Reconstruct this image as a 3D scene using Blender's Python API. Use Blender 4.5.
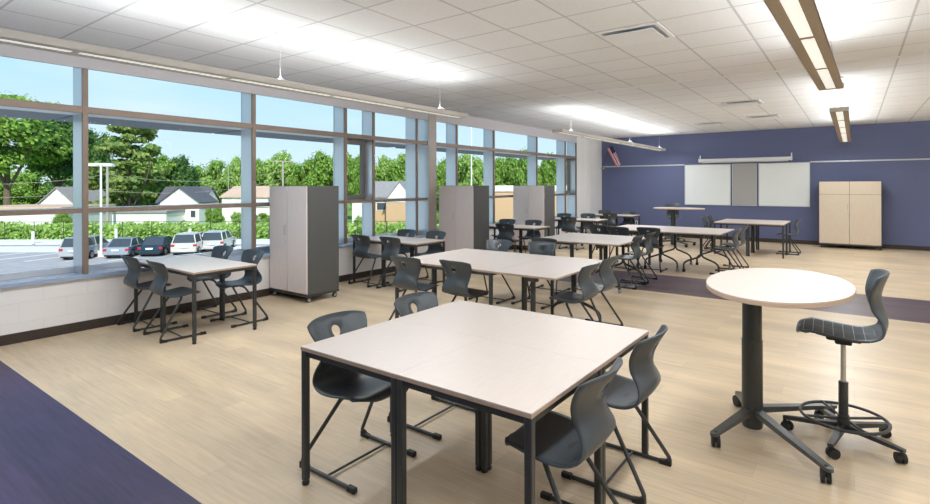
import bpy, bmesh, math, random
from mathutils import Vector, Matrix, noise
random.seed(7)
S = bpy.context.scene
for o in list(bpy.data.objects): bpy.data.objects.remove(o)
C = S.collection
R = math.radians
YAW = 0.6375                       # the camera looks this far to the left of the room's long axis

# ------------------------------------------------------------------ camera, world, sun, exposure
cd = bpy.data.cameras.new('camera'); cam = bpy.data.objects.new('camera', cd); C.objects.link(cam)
cam.location = (0, 0, 1.6)
cam.rotation_euler = (R(90), 0, YAW)
cd.sensor_width = 36; cd.lens = 36*525/930
cd.shift_y = -(252-185.6)/930
cd.clip_end = 600
cam.rotation_euler = (Matrix.Rotation(YAW, 4, 'Z') @ Matrix.Rotation(R(90), 4, 'X') @ Matrix.Rotation(R(-0.12), 4, 'Z')).to_euler()
S.camera = cam

W = bpy.data.worlds.new('sky'); S.world = W; W.use_nodes = True
nt = W.node_tree; nt.nodes.clear()
def wn(t, **k):
    n = nt.nodes.new(t)
    for a, b in k.items(): setattr(n, a, b)
    return n
tc = wn('ShaderNodeTexCoord'); sep = wn('ShaderNodeSeparateXYZ'); ramp = wn('ShaderNodeValToRGB')
bg = wn('ShaderNodeBackground'); out = wn('ShaderNodeOutputWorld')
nt.links.new(tc.outputs['Generated'], sep.inputs[0]); nt.links.new(sep.outputs['Z'], ramp.inputs[0])
e = ramp.color_ramp.elements
e[0].position = 0.0; e[0].color = (.72, .86, .96, 1)
e[1].position = 1.0; e[1].color = (.10, .26, .62, 1)
for p, c in ((.10, (.60, .80, .95, 1)), (.25, (.46, .74, .95, 1)), (.55, (.22, .46, .84, 1))):
    x = e.new(p); x.color = c
mp = wn('ShaderNodeMapping'); mp.inputs['Scale'].default_value = (1, 1, 5)
cl = wn('ShaderNodeTexNoise'); cl.inputs['Scale'].default_value = 2.2; cl.inputs['Detail'].default_value = 6
cr = wn('ShaderNodeValToRGB'); cr.color_ramp.elements[0].position = .50; cr.color_ramp.elements[1].position = .78
cr.color_ramp.elements[1].color = (.55, .55, .55, 1)
mx = wn('ShaderNodeMix', data_type='RGBA'); mx.inputs['B'].default_value = (.90, .94, .97, 1)
nt.links.new(tc.outputs['Generated'], mp.inputs[0]); nt.links.new(mp.outputs[0], cl.inputs[0]); nt.links.new(cl.outputs[0], cr.inputs[0])
nt.links.new(cr.outputs[0], mx.inputs['Factor']); nt.links.new(ramp.outputs[0], mx.inputs['A'])
nt.links.new(mx.outputs['Result'], bg.inputs[0]); bg.inputs[1].default_value = 1.08
nt.links.new(bg.outputs[0], out.inputs[0])

sd = bpy.data.lights.new('sun', 'SUN'); sd.energy = 4.6; sd.angle = R(.6); sd.color = (1, .95, .86)
sun = bpy.data.objects.new('sun', sd); C.objects.link(sun)
sun.rotation_euler = Vector((.62, -.50, .72)).to_track_quat('Z', 'Y').to_euler()

LAMP_UP, LAMP_DOWN = 8.5, 12.2        # watts per metre of pendant fixture
S.view_settings.view_transform = 'Standard'; S.view_settings.look = 'None'
S.view_settings.gamma = 1; S.view_settings.exposure = 0.12; S.view_settings.use_curve_mapping = False

# ------------------------------------------------------------------ materials
def srgb(c):
    f = lambda v: v/12.92 if v <= .04045 else ((v+.055)/1.055)**2.4
    return tuple(f(x/255) for x in c) + (1,)
class Mat:
    def __init__(s, name, col, rough=.5, metal=0, spec=.5):
        s.m = bpy.data.materials.new(name); s.m.use_nodes = True; s.t = s.m.node_tree
        s.b = s.t.nodes['Principled BSDF']
        s.b.inputs['Base Color'].default_value = srgb(col)
        s.b.inputs['Roughness'].default_value = rough; s.b.inputs['Metallic'].default_value = metal
        s.b.inputs['Specular IOR Level'].default_value = spec
    def n(s, t, **k):
        n = s.t.nodes.new(t)
        for a, b in k.items():
            if a in n.inputs: n.inputs[a].default_value = b
            else: setattr(n, a, b)
        return n
    def l(s, a, b): s.t.links.new(a, b)
    def coords(s, scale=(1, 1, 1), rot=(0, 0, 0), kind='Object'):
        c = s.n('ShaderNodeTexCoord'); m = s.n('ShaderNodeMapping')
        m.inputs['Scale'].default_value = scale; m.inputs['Rotation'].default_value = rot
        s.l(c.outputs[kind], m.inputs[0]); return m.outputs[0]
def speck(name, col, rough, var=.06, scale=40, stretch=(1, 1, 1), metal=0, spec=.5, bump=0):
    """plain surface with a little mottling in its colour"""
    M = Mat(name, col, rough, metal, spec)
    nz = M.n('ShaderNodeTexNoise', Scale=scale, Detail=4); M.l(M.coords(stretch), nz.inputs['Vector'])
    mix = M.n('ShaderNodeMix', data_type='RGBA', blend_type='MULTIPLY'); c = srgb(col)
    rp = M.n('ShaderNodeValToRGB'); rp.color_ramp.elements[0].position = .3; rp.color_ramp.elements[1].position = .7
    rp.color_ramp.elements[0].color = tuple(x*(1-var) for x in c[:3])+(1,)
    rp.color_ramp.elements[1].color = tuple(min(1, x*(1+var)) for x in c[:3])+(1,)
    M.l(nz.outputs[0], rp.inputs[0]); M.l(rp.outputs[0], M.b.inputs['Base Color'])
    if bump:
        b = M.n('ShaderNodeBump', Strength=bump, Distance=.002); M.l(nz.outputs[0], b.inputs['Height']); M.l(b.outputs[0], M.b.inputs['Normal'])
    return M.m
def planks(name, c1, c2, rough, w=.15, ln=1.2, grain=.10, spec=.5):
    M = Mat(name, c1, rough, 0, spec)
    co = M.coords()
    br = M.n('ShaderNodeTexBrick', offset=.37, offset_frequency=2)
    br.inputs['Scale'].default_value = 1; br.inputs['Brick Width'].default_value = ln; br.inputs['Row Height'].default_value = w
    br.inputs['Mortar Size'].default_value = .0008; br.inputs['Mortar Smooth'].default_value = .2; br.inputs['Bias'].default_value = 0
    br.inputs['Color1'].default_value = srgb(c1); br.inputs['Color2'].default_value = srgb(c2)
    br.inputs['Mortar'].default_value = tuple(x*.72 for x in srgb(c2)[:3])+(1,)
    M.l(co, br.inputs['Vector'])
    g = M.n('ShaderNodeTexNoise', Scale=5, Detail=6, Roughness=.6, Distortion=.4); M.l(M.coords((.55, 9, 1)), g.inputs['Vector'])
    g2 = M.n('ShaderNodeTexNoise', Scale=1.3, Detail=3); M.l(M.coords((.6, 2.2, 1)), g2.inputs['Vector'])
    ad = M.n('ShaderNodeMath', operation='ADD'); M.l(g.outputs[0], ad.inputs[0]); M.l(g2.outputs[0], ad.inputs[1])
    mr = M.n('ShaderNodeMapRange'); mr.inputs['From Min'].default_value = .7; mr.inputs['From Max'].default_value = 1.3
    mr.inputs['To Min'].default_value = 1-grain; mr.inputs['To Max'].default_value = 1+grain
    M.l(ad.outputs[0], mr.inputs['Value'])
    mx = M.n('ShaderNodeVectorMath', operation='SCALE'); M.l(br.outputs['Color'], mx.inputs[0]); M.l(mr.outputs[0], mx.inputs['Scale'])
    M.l(mx.outputs[0], M.b.inputs['Base Color'])
    return M.m
def blocks(name, col, joint, rough, bw, bh, rot, dark=.9, bump=.3):
    M = Mat(name, col, rough)
    co = M.coords((1, 1, 1), rot)
    br = M.n('ShaderNodeTexBrick', offset=.5); br.inputs['Scale'].default_value = 1
    br.inputs['Brick Width'].default_value = bw; br.inputs['Row Height'].default_value = bh
    br.inputs['Mortar Size'].default_value = joint; br.inputs['Mortar Smooth'].default_value = .6
    c = srgb(col); br.inputs['Color1'].default_value = c
    br.inputs['Color2'].default_value = tuple(x*.985 for x in c[:3])+(1,)
    br.inputs['Mortar'].default_value = tuple(x*dark for x in c[:3])+(1,)
    M.l(co, br.inputs['Vector']); M.l(br.outputs['Color'], M.b.inputs['Base Color'])
    b = M.n('ShaderNodeBump', Strength=bump, Distance=.004, invert=True); M.l(br.outputs['Fac'], b.inputs['Height']); M.l(b.outputs[0], M.b.inputs['Normal'])
    return M.m
def emit(name, col, strength):
    M = Mat(name, col, .6); M.b.inputs['Emission Color'].default_value = srgb(col); M.b.inputs['Emission Strength'].default_value = strength
    return M
def leafmat(name, c1, c2):
    M = Mat(name, c1, .55, 0, .3)
    g = M.n('ShaderNodeNewGeometry'); r = M.n('ShaderNodeValToRGB')
    r.color_ramp.elements[0].color = srgb(c1); r.color_ramp.elements[1].color = srgb(c2)
    M.l(g.outputs['Random Per Island'], r.inputs[0]); M.l(r.outputs[0], M.b.inputs['Base Color'])
    tr = M.n('ShaderNodeBsdfTranslucent'); M.l(r.outputs[0], tr.inputs[0]); ms = M.n('ShaderNodeMixShader'); ms.inputs[0].default_value = .35
    o = M.t.nodes['Material Output']; M.l(M.b.outputs[0], ms.inputs[1]); M.l(tr.outputs[0], ms.inputs[2]); M.l(ms.outputs[0], o.inputs[0])
    return M.m

m_floor = planks('maple_plank_floor', (220, 197, 164), (206, 185, 154), .38, w=.18, ln=1.22, grain=.17)
m_bandsky = planks('sky_tinted_plank_floor', (72, 58, 90), (58, 47, 78), .42, w=.18, ln=1.22, grain=.42)  # dark plum planks, blue sky reflection from the windows mixed into the colour
m_band = planks('plum_plank_floor', (106, 88, 92), (90, 74, 80), .34, w=.18, ln=1.22, grain=.20)
m_cmu = blocks('painted_block', (238, 234, 232), .005, .55, .40, .20, (0, R(90), R(90)), .955, .4)
m_white = speck('white_painted_wall', (232, 230, 226), .6, .01, 12)
m_head = speck('grey_painted_header', (196, 192, 194), .6, .01, 12)
m_blue = blocks('blue_painted_block', (97, 105, 140), .006, .6, .40, .20, (R(90), 0, 0), .94, .25)
m_base = speck('dark_brown_baseboard', (58, 47, 40), .5, .08, 20)
m_alu = speck('anodized_aluminium', (206, 212, 218), .30, .02, 60, (1, 1, 1), .6)
m_cap = speck('bronze_anodized_cap', (138, 120, 107), .42, .03, 60, (1, 1, 1), .35)
m_sash = speck('grey_sash', (120, 116, 112), .45, .03, 60, (1, 1, 1), .4)
m_shade = speck('sunshade_grey', (112, 120, 130), .5, .03, 30, (1, 1, 1), .2)
m_sill = speck('sky_tinted_sill', (158, 176, 200), .10, .03, 60)  # grey sill with the blue of the reflected sky put into its colour
m_lam = speck('maple_laminate', (219, 206, 196), .34, .035, 9, (14, 1.2, 1))
m_edge = speck('brown_edge_band', (176, 152, 134), .5, .05, 60)
m_edgel = speck('maple_edge_band', (206, 180, 156), .5, .04, 60)
m_door = speck('maple_cabinet_door', (230, 218, 214), .42, .04, 7, (9, 9, .8))
m_doorw = speck('warm_maple_door', (214, 198, 176), .42, .05, 7, (9, 9, .8))
m_case = speck('charcoal_cabinet', (82, 82, 80), .45, .05, 30)
m_leg = speck('charcoal_powder_coat', (62, 64, 63), .38, .05, 80, metal=.25)
m_leg2 = speck('grey_powder_coat', (86, 88, 86), .34, .05, 80, metal=.35)
m_plast = speck('charcoal_plastic', (66, 73, 78), .36, .04, 90, bump=.15)
m_rub = speck('black_rubber', (30, 31, 32), .55, .1, 60)
m_chrome = speck('brushed_steel', (190, 190, 188), .28, .03, 60, metal=.9)
m_colf = speck('grey_column_face', (172, 162, 154), .45, .03, 60, (1, 1, 1), .3)
m_fixshade = speck('pendant_shaded_underside', (162, 146, 126), .55, .02, 60)  # cream housing darkened to brown: shade of the unlit underside painted in
m_fix = speck('pendant_housing', (208, 203, 194), .5, .02, 60)
m_cord = speck('steel_cord', (215, 215, 215), .4, .02, 60, metal=.3)
m_cast = speck('caster_grey', (150, 150, 148), .4, .05, 60)
m_board = speck('whiteboard_enamel', (240, 244, 242), .22, .01, 4)
m_tack = speck('grey_tackboard', (178, 176, 174), .85, .05, 160)
m_alut = speck('board_trim', (205, 208, 212), .35, .02, 40, metal=.4)
m_screen = speck('white_enamel', (236, 236, 236), .35, .01, 20)
m_dark = speck('dark_void', (36, 34, 32), .8, .1, 20)

M = Mat('acoustic_ceiling', (226, 226, 226), .85, 0, .2)            # 2 ft tiles in a T-bar grid, fissured
co = M.coords()
mpc = M.n('ShaderNodeMapping'); mpc.inputs['Location'].default_value = (1.49+.643*20, -1.9+.632*20, 0); M.l(co, mpc.inputs[0])
br = M.n('ShaderNodeTexBrick', offset=0); br.inputs['Scale'].default_value = 1
br.inputs['Brick Width'].default_value = .643; br.inputs['Row Height'].default_value = .632
br.inputs['Mortar Size'].default_value = .011; br.inputs['Mortar Smooth'].default_value = .1
br.inputs['Color1'].default_value = srgb((236, 236, 236)); br.inputs['Color2'].default_value = srgb((232, 232, 232)); br.inputs['Mortar'].default_value = srgb((198, 197, 197))
M.l(mpc.outputs[0], br.inputs['Vector'])
nz = M.n('ShaderNodeTexNoise', Scale=70, Detail=5); M.l(co, nz.inputs['Vector'])
mr = M.n('ShaderNodeMapRange'); mr.inputs['From Min'].default_value = .3; mr.inputs['From Max'].default_value = .7; mr.inputs['To Min'].default_value = .95; mr.inputs['To Max'].default_value = 1.03
M.l(nz.outputs[0], mr.inputs['Value'])
vm = M.n('ShaderNodeVectorMath', operation='SCALE'); M.l(br.outputs['Color'], vm.inputs[0]); M.l(mr.outputs[0], vm.inputs['Scale']); M.l(vm.outputs[0], M.b.inputs['Base Color'])
bm_ = M.n('ShaderNodeBump', Strength=.5, Distance=.004); M.l(br.outputs['Fac'], bm_.inputs['Height']); M.l(bm_.outputs[0], M.b.inputs['Normal'])
m_ceil = M.m

M = Mat('window_glass', (255, 255, 255), .02)                       # thin pane: clear with a faint reflection
tr = M.n('ShaderNodeBsdfTransparent'); tr.inputs[0].default_value = (.95, .98, .97, 1); gl = M.n('ShaderNodeBsdfGlossy'); gl.inputs['Roughness'].default_value = .01
lw = M.n('ShaderNodeLayerWeight'); lw.inputs['Blend'].default_value = .5; ms = M.n('ShaderNodeMixShader')
pw = M.n('ShaderNodeMath', operation='POWER'); pw.inputs[1].default_value = 8; M.l(lw.outputs['Facing'], pw.inputs[0])
ma = M.n('ShaderNodeMath', operation='MULTIPLY_ADD'); ma.inputs[1].default_value = .45; ma.inputs[2].default_value = .001; M.l(pw.outputs[0], ma.inputs[0])
M.l(ma.outputs[0], ms.inputs[0]); M.l(tr.outputs[0], ms.inputs[1]); M.l(gl.outputs[0], ms.inputs[2]); M.l(ms.outputs[0], M.t.nodes['Material Output'].inputs[0])
m_glass = M.m

M = emit('louver_lens', (232, 236, 228), .62)
vo = M.n('ShaderNodeTexVoronoi', Scale=55); M.l(M.coords(), vo.inputs['Vector'])
rp = M.n('ShaderNodeValToRGB'); rp.color_ramp.elements[0].color = (.42, .44, .42, 1); rp.color_ramp.elements[1].color = (.95, .96, .92, 1); rp.color_ramp.elements[1].position = .6
M.l(vo.outputs['Distance'], rp.inputs[0]); M.l(rp.outputs[0], M.b.inputs['Emission Color'])
m_lens = M.m

M = Mat('striped_seat_fabric', (64, 70, 72), .8)
co = M.coords(); sx = M.n('ShaderNodeSeparateXYZ'); M.l(co, sx.inputs[0])
def stripes(axis, period, width):
    d = M.n('ShaderNodeMath', operation='PINGPONG'); d.inputs[1].default_value = period/2; M.l(sx.outputs[axis], d.inputs[0])
    g = M.n('ShaderNodeMath', operation='LESS_THAN'); g.inputs[1].default_value = width; M.l(d.outputs[0], g.inputs[0]); return g.outputs[0]
a_ = stripes('X', .052, .0018)
b2 = stripes('Y', .19, .0012)
mxx = M.n('ShaderNodeMath', operation='MAXIMUM'); M.l(a_, mxx.inputs[0]); M.l(b2, mxx.inputs[1])
mi = M.n('ShaderNodeMix', data_type='RGBA'); mi.inputs['A'].default_value = srgb((74, 80, 82)); mi.inputs['B'].default_value = srgb((160, 164, 160))
M.l(mxx.outputs[0], mi.inputs['Factor']); M.l(mi.outputs['Result'], M.b.inputs['Base Color'])
m_fabric = M.m

# ------------------------------------------------------------------ geometry helpers
class MB:
    """collects shapes, then links them as one mesh object"""
    def __init__(s): s.v = []; s.f = []; s.sm = []
    def add(s, vs, fs, smooth=False, M=None):
        n = len(s.v); s.v += [tuple(M @ Vector(p)) if M else tuple(p) for p in vs]
        s.f += [tuple(i+n for i in f) for f in fs]; s.sm += [smooth]*len(fs); return s
    def box(s, x0, x1, y0, y1, z0, z1, bev=0, M=None, seg=2):
        if not bev:
            v = [(x, y, z) for z in (z0, z1) for y in (y0, y1) for x in (x0, x1)]
            return s.add(v, [(0, 2, 3, 1), (4, 5, 7, 6), (0, 1, 5, 4), (2, 6, 7, 3), (0, 4, 6, 2), (1, 3, 7, 5)], M=M)
        b = bmesh.new(); bmesh.ops.create_cube(b, size=1)
        for q in b.verts: q.co = Vector(((x0+x1)/2+q.co.x*(x1-x0), (y0+y1)/2+q.co.y*(y1-y0), (z0+z1)/2+q.co.z*(z1-z0)))
        bmesh.ops.bevel(b, geom=b.edges[:], offset=bev, segments=seg, profile=.5, affect='EDGES')
        b.verts.index_update()
        s.add([q.co.copy() for q in b.verts], [[q.index for q in f.verts] for f in b.faces], M=M); b.free(); return s
    def tube(s, path, r, n=8, cap=True, sq=False, M=None):
        P = [Vector(p) for p in path]; vs = []; fs = []
        rr = r if isinstance(r, (list, tuple)) else [r]*len(P)
        t0 = (P[1]-P[0]).normalized(); ref = Vector((0, 0, 1)) if abs(t0.z) < .9 else Vector((1, 0, 0))
        u = t0.cross(ref).normalized()
        for i, p in enumerate(P):
            t = (P[min(i+1, len(P)-1)]-P[max(i-1, 0)]).normalized()
            u = (u-t*u.dot(t)).normalized(); w = t.cross(u)
            for k in range(n):
                a = 2*math.pi*(k+.5)/n; vs.append(p+(u*math.cos(a)+w*math.sin(a))*rr[i])
        for i in range(len(P)-1):
            for k in range(n): fs.append((i*n+k, i*n+(k+1) % n, (i+1)*n+(k+1) % n, (i+1)*n+k))
        m = s.add(vs, fs, n > 4, M)
        if cap: s.add(vs[:n], [tuple(range(n))[::-1]], False, M); s.add(vs[-n:], [tuple(range(n))], False, M)
        return m
    def cyl(s, c, r, h, n=20, axis='z', r2=None, M=None):
        c = Vector(c); d = {'x': Vector((1, 0, 0)), 'y': Vector((0, 1, 0)), 'z': Vector((0, 0, 1))}[axis]
        return s.tube([c, c+d*h], [r, r if r2 is None else r2], n, M=M)
    def lathe(s, prof, n=24, M=None):
        vs = [(r*math.cos(2*math.pi*k/n), r*math.sin(2*math.pi*k/n), z) for r, z in prof for k in range(n)]
        fs = [(i*n+k, i*n+(k+1) % n, (i+1)*n+(k+1) % n, (i+1)*n+k) for i in range(len(prof)-1) for k in range(n)]
        return s.add(vs, fs, True, M)
    def prism(s, pts, y0, y1, M=None, smooth=False):
        """outline (x,z) extruded along y"""
        n = len(pts); vs = [(x, y0, z) for x, z in pts]+[(x, y1, z) for x, z in pts]
        s.add(vs, [(i, i+n, (i+1) % n+n, (i+1) % n) for i in range(n)], smooth, M)
        s.add(vs, [tuple(range(n)), tuple(range(n, 2*n))[::-1]], False, M); return s
    def build(s, name, mat, parent=None, loc=(0, 0, 0), rz=0):
        me = bpy.data.meshes.new(name); me.from_pydata(s.v, [], s.f)
        me.polygons.foreach_set('use_smooth', s.sm); me.materials.append(mat); me.update()
        b = bmesh.new(); b.from_mesh(me); bmesh.ops.recalc_face_normals(b, faces=b.faces[:]); b.to_mesh(me); b.free()
        o = bpy.data.objects.new(name, me); C.objects.link(o)
        if parent: o.parent = parent
        o.location = loc; o.rotation_euler = (0, 0, rz); return o
def fillet(pts, rad, n=4):
    P = [Vector(p) for p in pts]; o = [P[0]]
    for i in range(1, len(P)-1):
        a = (P[i-1]-P[i]); b = (P[i+1]-P[i]); r = min(rad, a.length*.45, b.length*.45)
        p0 = P[i]+a.normalized()*r; p1 = P[i]+b.normalized()*r
        for k in range(n+1):
            t = k/n; o.append(p0*(1-t)**2+P[i]*2*t*(1-t)+p1*t*t)
    o.append(P[-1]); return o
def tag(o, label, cat, group=None, kind=None):
    o['label'] = label; o['category'] = cat
    if group: o['group'] = group
    if kind: o['kind'] = kind
    return o
def thing(name, label, cat, loc=(0, 0, 0), rz=0, group=None):
    o = bpy.data.objects.new(name, None); o.empty_display_size = .1; C.objects.link(o)
    o.location = loc; o.rotation_euler = (0, 0, rz); return tag(o, label, cat, group)
def struct(o): o['kind'] = 'structure'; return o
def kids(o): return KIDS.get(o.name, None) or [c for c in bpy.data.objects if c.parent == o]
KIDS = {}
def dup(root, loc, rz, label, group=None):
    def rec(o, par):
        c = o.copy(); C.objects.link(c)
        if par: c.parent = par
        for ch in kids(o): rec(ch, c)
        return c
    c = rec(root, None); c.location = loc; c.rotation_euler = (0, 0, rz); c['label'] = label
    if group: c['group'] = group
    return c
class Kind:
    """first use places the built one, later uses copy it"""
    def __init__(s, maker): s.maker = maker; s.first = None
    def put(s, loc, rz, label, group=None):
        if s.first is None:
            s.first = s.maker(); o = s.first; o.location = loc; o.rotation_euler = (0, 0, rz); o['label'] = label
            if group: o['group'] = group
            return o
        return dup(s.first, loc, rz, label, group)

# ------------------------------------------------------------------ the room
WX, BY, CZ = -6.88, 16.85, 3.15        # window wall, back wall, ceiling
XR, YB = 6.4, -3.2                     # right wall and the wall behind the camera
B0, B1 = 8.03, 9.62                    # the plum band across the room
def slab(name, x0, x1, y0, y1, z0, z1, mat): return struct(MB().box(x0, x1, y0, y1, z0, z1).build(name, mat))
fl = slab('floor', WX-.4, XR+.2, YB-.2, BY+.2, -.25, -.02, m_dark)
def fpart(x0, x1, y0, y1, mat, name): return MB().box(x0, x1, y0, y1, -.02, 0).build(name, mat, fl)
fpart(WX, XR, YB, 1.335, m_bandsky, 'sky_tinted_plank_field'); fpart(WX, XR, 1.335, B0, m_floor, 'maple_plank_field')
fpart(WX, XR, B0, B1, m_band, 'plum_plank_band'); fpart(WX, XR, B1, BY, m_floor, 'maple_plank_field')
cg = slab('ceiling', WX-.4, XR+.2, YB-.2, BY+.2, CZ, CZ+.3, m_ceil)
t = MB(); t.box(WX, XR, 8.20, 8.27, CZ-.012, CZ+.01); struct(t.build('trim_1', m_white))
bk = slab('wall_back', WX-.1, XR+.2, BY, BY+.2, 0, CZ, m_blue)
slab('wall_right', XR, XR+.2, YB-.2, BY, 0, CZ, m_white)
slab('wall_rear', WX-.4, XR, YB-.2, YB, 0, CZ, m_white)
# window wall: block below, header above, block pier at the far end, column between the two window walls
Y0, YE = -2.4, 15.10
wl = MB().box(WX-.34, WX, YB, YE, 0, .575).build('wall_left', m_cmu); struct(wl)
MB().box(WX-.34, WX, YB, YE, 2.985, CZ).box(WX-.03, WX, YB, YE, 2.915, 2.985).build('header', m_head, wl)
MB().box(WX-.34, WX, YB, Y0, .575, 2.915).build('end_block', m_cmu, wl)
MB().box(WX-.34, WX, YE, BY, 0, CZ).build('far_block', m_white, wl)
MB().box(WX, WX+.10, 15.86, BY, 0, CZ).build('corner_pilaster', m_white, wl)
MB().box(WX-.30, WX+.012, 8.04, 8.29, .625, CZ-.04, .004).build('column_cover', m_alu, wl)
MB().box(WX+.010, WX+.020, 8.045, 8.285, .625, CZ-.045, .003).build('column_face', m_colf, wl)
MB().box(WX, WX+.012, 8.02, 8.31, 0, .575).build('column_base_cover', m_cmu, wl)
struct(MB().box(WX, WX+.012, YB, 15.86, 0, .105, .003).build('baseboard_left', m_base))
struct(MB().box(WX+.10, XR, BY-.012, BY, 0, .105, .003).build('baseboard_back', m_base))
sl = MB(); sl.box(WX-.34, WX+.045, Y0, 8.04, .577, .622, .006); sl.box(WX-.34, WX+.045, 8.29, YE, .577, .622, .006)
struct(sl.build('trim_2', m_sill))

def window(name, y0, y1, mull, sashes):
    """deep curtain wall: glass far out, mullions and rails .28 deep standing on the sill"""
    w = bpy.data.objects.new(name, None); C.objects.link(w); w['kind'] = 'structure'
    w.location = (WX, (y0+y1)/2, .622); oy = (y0+y1)/2
    xo, xi, xg = -.30, 0.0, -.275
    def b(nm, xa, xb, ya, yb, za, zb, mat, bev=.003): return MB().box(xa, xb, ya-oy, yb-oy, za-.622, zb-.622, bev).build(nm, mat, w)
    def sh(nm, xa, xb, ya, yb, za, zb, mat): return b(nm, xa, xb, ya, yb, za, zb, mat)
    ed = [y0]
    for (a, c) in mull:
        b('mullion', xo, xi-.032, a, c, .622, 2.98, m_alu); b('mullion_cap', xi-.034, xi, a, c, .622, 2.913, m_cap)
    cells = []; prev = y0
    for (a, c) in mull:
        if a > prev+.05: cells.append((prev, a))
        prev = c
    if y1 > prev+.05: cells.append((prev, y1))
    for (a, c) in cells:
        for (za, zb, nm) in ((1.303, 1.357, 'middle_rail'), (2.415, 2.49, 'upper_rail')):
            b(nm, xo, xi-.030, a, c, za, zb, m_alu); b(nm+'_cap', xi-.032, xi-.004, a, c, za, zb, m_cap)
        b('bottom_rail', xo, xo+.05, a, c, .622, .69, m_alu)
        b('head_rail', xo, xi-.035, a, c, 2.965, 2.984, m_sash)
        for (za, zb) in ((.69, 1.303), (1.357, 2.415), (2.49, 2.965)):
            MB().box(xg, xg+.012, a-oy, c-oy, za-.622, zb-.622).build('glass_pane', m_glass, w)
        b('sunshade', -1.15, xo-.002, a, c, 2.418, 2.46, m_shade)
        if any(a < s < c for s in sashes):
            f = MB(); q = .085
            for (ya, yb, za, zb) in ((a, a+q, 1.357, 2.415), (c-q, c, 1.357, 2.415), (a+q, c-q, 1.357, 1.357+q), (a+q, c-q, 2.415-q, 2.415)):
                f.box(xg+.012, xg+.07, ya-oy, yb-oy, za-.622, zb-.622, .004)
            f.build('casement_sash', m_sash, w)
    return w
window('window_1', Y0, 8.04, [(-2.4, -2.34), (-.10, -.045), (2.158, 2.213), (4.206, 4.262), (5.895, 5.948), (6.545, 6.59), (7.70, 7.745)], [6.2])
window('window_2', 8.29, YE, [(8.99, 9.04), (10.44, 10.495), (12.56, 12.605), (14.30, 14.355), (15.045, 15.10)], [14.7])

# ------------------------------------------------------------------ back wall fittings
def board(x0, x1, name, label, cat, mat, z0=1.005, z1=2.215):
    t = thing(name, label, cat, ((x0+x1)/2, BY, z0)); w = (x1-x0)/2; h = z1-z0
    MB().box(-w+.018, w-.018, -.022, 0, .018, h-.018).build('writing_surface' if cat == 'whiteboard' else 'fabric_panel', mat, t)
    f = MB()
    for a in ((-w, w, 0, .02), (-w, w, h-.02, h), (-w, -w+.02, .02, h-.02), (w-.02, w, .02, h-.02)): f.box(a[0], a[1], -.03, 0, a[2], a[3], .003)
    f.build('trim_frame', m_alut, t); return t
board(-4.14, -2.87, 'whiteboard', 'large whiteboard on the blue wall, the one left of the grey tackboard', 'whiteboard', m_board)
board(-2.835, -2.20, 'tackboard', 'narrow grey tackboard between the two whiteboards', 'noticeboard', m_tack)
board(-2.165, -.945, 'whiteboard', 'large whiteboard on the blue wall, the one right of the grey tackboard', 'whiteboard', m_board)
tr_ = MB(); tr_.box(WX+.10, -4.15, BY-.022, BY, 2.20, 2.235, .004); tr_.box(-.94, XR, BY-.022, BY, 2.20, 2.235, .004)
struct(tr_.build('trim_3', m_alut))
t = thing('projection_screen', 'long white roll-up projection screen case mounted above the whiteboards', 'projector screen', (-2.53, BY-.13, 2.28))
MB().tube([(-1.15, 0, .045), (1.15, 0, .045)], .05, 16).build('screen_case', m_screen, t)
for sx_ in (-1, 1):
    bk_ = MB().box(sx_*1.165-.02, sx_*1.165+.02, -.05, .122, -.01, .10, .006); bk_.box(sx_*1.165-.015, sx_*1.165+.015, .08, .122, .10, .20, .003); bk_.build('end_bracket', m_screen, t)
MB().box(-1.1, 1.1, -.012, .012, -.03, -.005, .003).build('pull_bar', m_alut, t)
t = thing('american_flag', 'small american flag hanging from a tilted pole in the corner by the blue wall', 'flag', (-6.28, 16.64, 2.22))
M = Mat('flag_cloth', (200, 60, 70), .8); sx = M.n('ShaderNodeSeparateXYZ'); M.l(M.coords(kind='UV'), sx.inputs[0])
ml = M.n('ShaderNodeMath', operation='MULTIPLY'); ml.inputs[1].default_value = 5; M.l(sx.outputs['Y'], ml.inputs[0])
fr_ = M.n('ShaderNodeMath', operation='FRACT'); M.l(ml.outputs[0], fr_.inputs[0]); lt = M.n('ShaderNodeMath', operation='LESS_THAN'); lt.inputs[1].default_value = .5; M.l(fr_.outputs[0], lt.inputs[0])
mi = M.n('ShaderNodeMix', data_type='RGBA'); mi.inputs['A'].default_value = srgb((225, 220, 222)); mi.inputs['B'].default_value = srgb((176, 44, 62)); M.l(lt.outputs[0], mi.inputs['Factor'])
cx_ = M.n('ShaderNodeMath', operation='LESS_THAN'); cx_.inputs[1].default_value = .34; M.l(sx.outputs['X'], cx_.inputs[0])
cy_ = M.n('ShaderNodeMath', operation='GREATER_THAN'); cy_.inputs[1].default_value = .46; M.l(sx.outputs['Y'], cy_.inputs[0])
an = M.n('ShaderNodeMath', operation='MULTIPLY'); M.l(cx_.outputs[0], an.inputs[0]); M.l(cy_.outputs[0], an.inputs[1])
m2 = M.n('ShaderNodeMix', data_type='RGBA'); M.l(an.outputs[0], m2.inputs['Factor']); M.l(mi.outputs['Result'], m2.inputs['A']); m2.inputs['B'].default_value = srgb((44, 52, 98)); M.l(m2.outputs['Result'], M.b.inputs['Base Color'])
m_flag = M.m
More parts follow.
